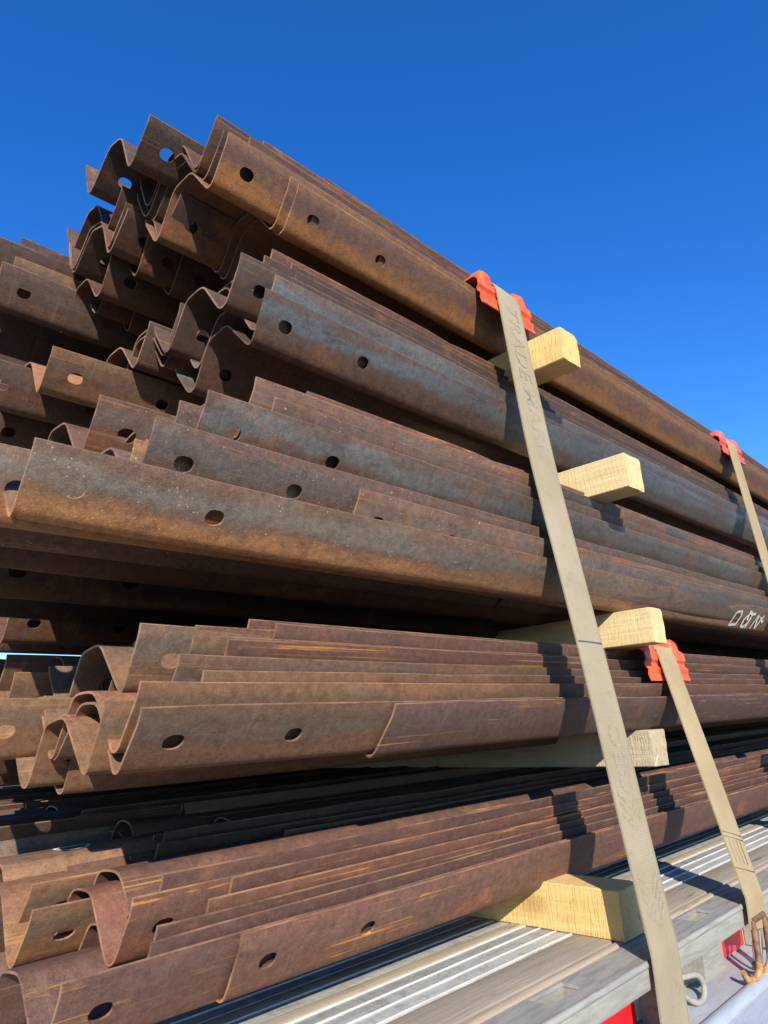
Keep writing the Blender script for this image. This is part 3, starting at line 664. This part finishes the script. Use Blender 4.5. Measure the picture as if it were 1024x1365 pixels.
# ------------------------------------------------------------------ straps
def strap(label, mat, path, seed, w=.1016, th=.0028):
    bm = bmesh.new(); uvl = bm.loops.layers.uv.new('UVMap'); P = path; rows_ = []; s = 0
    for i, p in enumerate(P):
        if i: s += (P[i] - P[i - 1]).length
        t_ = (P[min(i + 1, len(P) - 1)] - P[max(i - 1, 0)]).normalized()
        wd = (Vector((1, 0, 0)) - t_ * t_.x).normalized()
        tw = .0015 * noise.noise(Vector((s * 2, seed, 0))); row = []
        nrm = t_.cross(wd).normalized()
        for k_ in range(7):
            q = (k_ / 6 - .5); row.append((bm.verts.new(p + wd * q * w + nrm * (tw * q * 4 + .0012 * math.cos(q * 3.1))), (k_ / 6 * w, s)))
        rows_.append(row)
    for a, b in zip(rows_, rows_[1:]):
        for k_ in range(6):
            f = bm.faces.new((a[k_][0], a[k_ + 1][0], b[k_ + 1][0], b[k_][0]))
            for l, uvc in zip(f.loops, (a[k_][1], a[k_ + 1][1], b[k_ + 1][1], b[k_][1])): l[uvl].uv = uvc
    me = bpy.data.meshes.new('webbing'); bm.to_mesh(me); bm.free()
    root = empty('cargo_strap', path[len(path) // 2]); tag(root, label, 'strap', 'cargo straps')
    o = link('webbing', solidify(me, th, 0, 40), M[mat], root); o.location = -root.location
    return root, o
def lerp_path(pts, step=.03):
    out = []
    for a, b in zip(pts, pts[1:]):
        a, b = Vector(a), Vector(b); n_ = max(1, int((b - a).length / step))
        out += [a.lerp(b, i / n_) for i in range(n_)]
    return out + [Vector(pts[-1])]
def W(x, y, z): return Vector((x, y, CZ + z))
S1a, S1b = W(1.411, .856, 1.052), W(1.338, .6565, -.400)
S1m = [S1a, W(1.388, .822, .797), W(1.367, .789, .559), W(1.362, .750, .278), W(1.357, .712, .005), W(1.345, .680, -.230), S1b]
s1, web1 = strap('long tan webbing strap running from the top layer down across the deck edge', 'web',
    lerp_path([W(1.45, 1.6, 1.14), W(1.425, 1.0, 1.115), W(1.416, .905, 1.096)]) [:-1] + spline([W(1.416, .905, 1.096), W(1.413, .870, 1.082), S1a], 4)[:-1] + spline(S1m, 8)[:-1] + spline([S1b, W(1.337, .6555, -.43), W(1.336, .6555, -.47), W(1.335, .655, -.60)], 4), 1, .105)
S2a, S2b = W(1.955, .828, .150), W(1.800, .6565, -.400)
s2, web2 = strap('shorter yellowed strap from the second layer down to a rusty hook', 'web_yellow',
    lerp_path([W(2.0, 1.5, .185), W(1.965, .93, .185), W(1.96, .868, .176)])[:-1] + spline([W(1.96, .868, .176), W(1.958, .844, .170), S2a], 4)[:-1] + lerp_path([S2a, S2b])[:-1] + spline([S2b, W(1.796, .6555, -.42), W(1.79, .6555, -.462)], 4), 5)
S3a, S3b = W(3.078, .872, 1.075), W(2.66, .6565, -.400)
s3, web3 = strap('narrow looking strap at the right border over the top layer', 'web_yellow',
    lerp_path([W(3.12, 1.6, 1.12), W(3.09, 1.0, 1.105), W(3.083, .905, 1.098)])[:-1] + spline([W(3.083, .905, 1.098), W(3.08, .886, 1.093), S3a], 4)[:-1] + lerp_path([S3a, S3b])[:-1] + spline([S3b, W(2.655, .6555, -.43), W(2.64, .68, -.60)], 4), 8)
# woven lettering, chevrons and stitching on the long strap
def strap_frame(a, b):
    d = (b - a).normalized(); wd = (Vector((1, 0, 0)) - d * d.x).normalized(); n_ = wd.cross(d)
    if n_.y > 0: n_ = -n_
    return d, wd, n_
def lettering(root, a, b, text, start, size, mat):
    d, wd, n_ = strap_frame(a, b)
    cu = bpy.data.curves.new('t', 'FONT'); cu.body = text; cu.size = size; cu.align_y = 'CENTER'; cu.offset = .0006; cu.space_character = 1.12
    ob = bpy.data.objects.new('t', cu); col.objects.link(ob); dg = bpy.context.evaluated_depsgraph_get(); dg.update()
    me = bpy.data.meshes.new_from_object(ob.evaluated_get(dg)); bpy.data.objects.remove(ob); me.materials.clear()
    o = link('woven_lettering', me, mat, root)
    yv = d.cross(-n_)
    yv = n_.cross(d)
    m = Matrix((( d.x, yv.x, n_.x, 0), (d.y, yv.y, n_.y, 0), (d.z, yv.z, n_.z, 0), (0, 0, 0, 1)))
    p = a + d * start + n_ * .0028 - root.location
    o.matrix_local = Matrix.Translation(p) @ m
    return o
lettering(s1, S1m[0], S1m[2], 'TRADE', .03, .070, M['web_ink'])
lettering(s1, S1m[1], S1m[3], 'MARK', .03, .070, M['web_ink'])
def chevrons(root, a, b, start, count):
    d, wd, n_ = strap_frame(a, b)
    for i in range(count):
        bm = bmesh.new(); c0 = a + d * (start + i * .018) + n_ * .0028 - root.location
        for s in (-1, 1):
            q = [c0 + d * .018, c0 + d * .027, c0 + wd * s * .036 + d * .009 - d * .012, c0 + wd * s * .036 - d * .012]
            bm.faces.new([bm.verts.new(v) for v in q])
        bmesh.ops.recalc_face_normals(bm, faces=bm.faces)
        link('woven_chevron', from_bm('woven_chevron', bm), M['web_ink'], root)
chevrons(s1, S1m[5], S1m[6], -.08, 3); chevrons(s1, S1m[5], S1m[6], .06, 4)
lettering(s1, S1m[4], S1m[5], 'OED', .02, .062, M['web_ink'])
d, wd, n_ = strap_frame(S1a, S1b)
def cross_line(root, a, b, t_, wdt=.0018, mat=None):
    d, wd, n_ = strap_frame(a, b); c0 = a + d * t_ - root.location + n_ * .0028; bm = bmesh.new()
    bm.faces.new([bm.verts.new(v) for v in (c0 - wd * .048 - d * wdt, c0 + wd * .048 - d * wdt, c0 + wd * .048 + d * wdt, c0 - wd * .048 + d * wdt)])
    return link('stitch_line', from_bm('stitch_line', bm), mat or M['thread'], root)
cross_line(s1, S1m[3], S1m[4], .135)
for t_ in (.468, .478, .545): cross_line(s2, S2a, S2b, t_, .0009)
d, wd, n_ = strap_frame(S2a, S2b)
for k_ in (-.03, -.012, .006, .024):
    bm = bmesh.new(); c0 = S2a + d * .482 + wd * k_ + n_ * .0028 - s2.location
    bm.faces.new([bm.verts.new(v) for v in (c0 - wd * .001, c0 + wd * .001, c0 + wd * .0013 + d * .05, c0 - wd * .0007 + d * .05)])
    link('stitch_line', from_bm('stitch_line', bm), M['thread'], s2)
# second webbing ply of the sewn loop at the end of the shorter strap
bm = bmesh.new()
c0 = S2a + d * .44 + n_ * .0034 - s2.location; c1 = S2b + Vector((-.004, 0, -.045)) + n_ * .0034 - s2.location
# hook of the shorter strap
hook = empty('strap_hook', W(1.79, .652, -.46)); tag(hook, 'rusty forged double hook hanging from the shorter strap at the deck edge', 'hook')
HO = hook.location
for dx, mat in ((-.036, 'hook_rust'), (.034, 'hook_rust')):
    pts = [W(1.79 + dx, .6535, -.440), W(1.785 + dx, .650, -.462), W(1.778 + dx, .648, -.490), W(1.774 + dx, .648, -.515)]
    o = link('shank', tube_mesh('shank', spline(pts, 5), .0068, 12), M[mat], hook); o.location = -HO
    tip = [W(1.774 + dx, .648, -.512), W(1.772 + dx, .650, -.528), W(1.757 + dx, .656, -.541), W(1.735 + dx, .662, -.538), W(1.722 + dx, .664, -.522)]
    o = link('hook_tip', tube_mesh('hook_tip', spline(tip, 6), [.0068] * 20 + [.006] * 5, 12), M['hook_orange'], hook); o.location = -HO
o = link('crossbar', tube_mesh('crossbar', [W(1.754, .6535, -.441), W(1.824, .6535, -.441)], .0065, 12), M['hook_rust'], hook); o.location = -HO
ringp = [W(1.80 + .020 * math.cos(a), .668 - .006 * math.sin(a), -.500 + .040 * math.sin(a)) for a in [i * math.pi / 12 for i in range(24)]]
o = link('galvanised_ring', tube_mesh('galvanised_ring', ringp, .0042, 10, True), M['steel_zinc'], hook); o.location = -HO
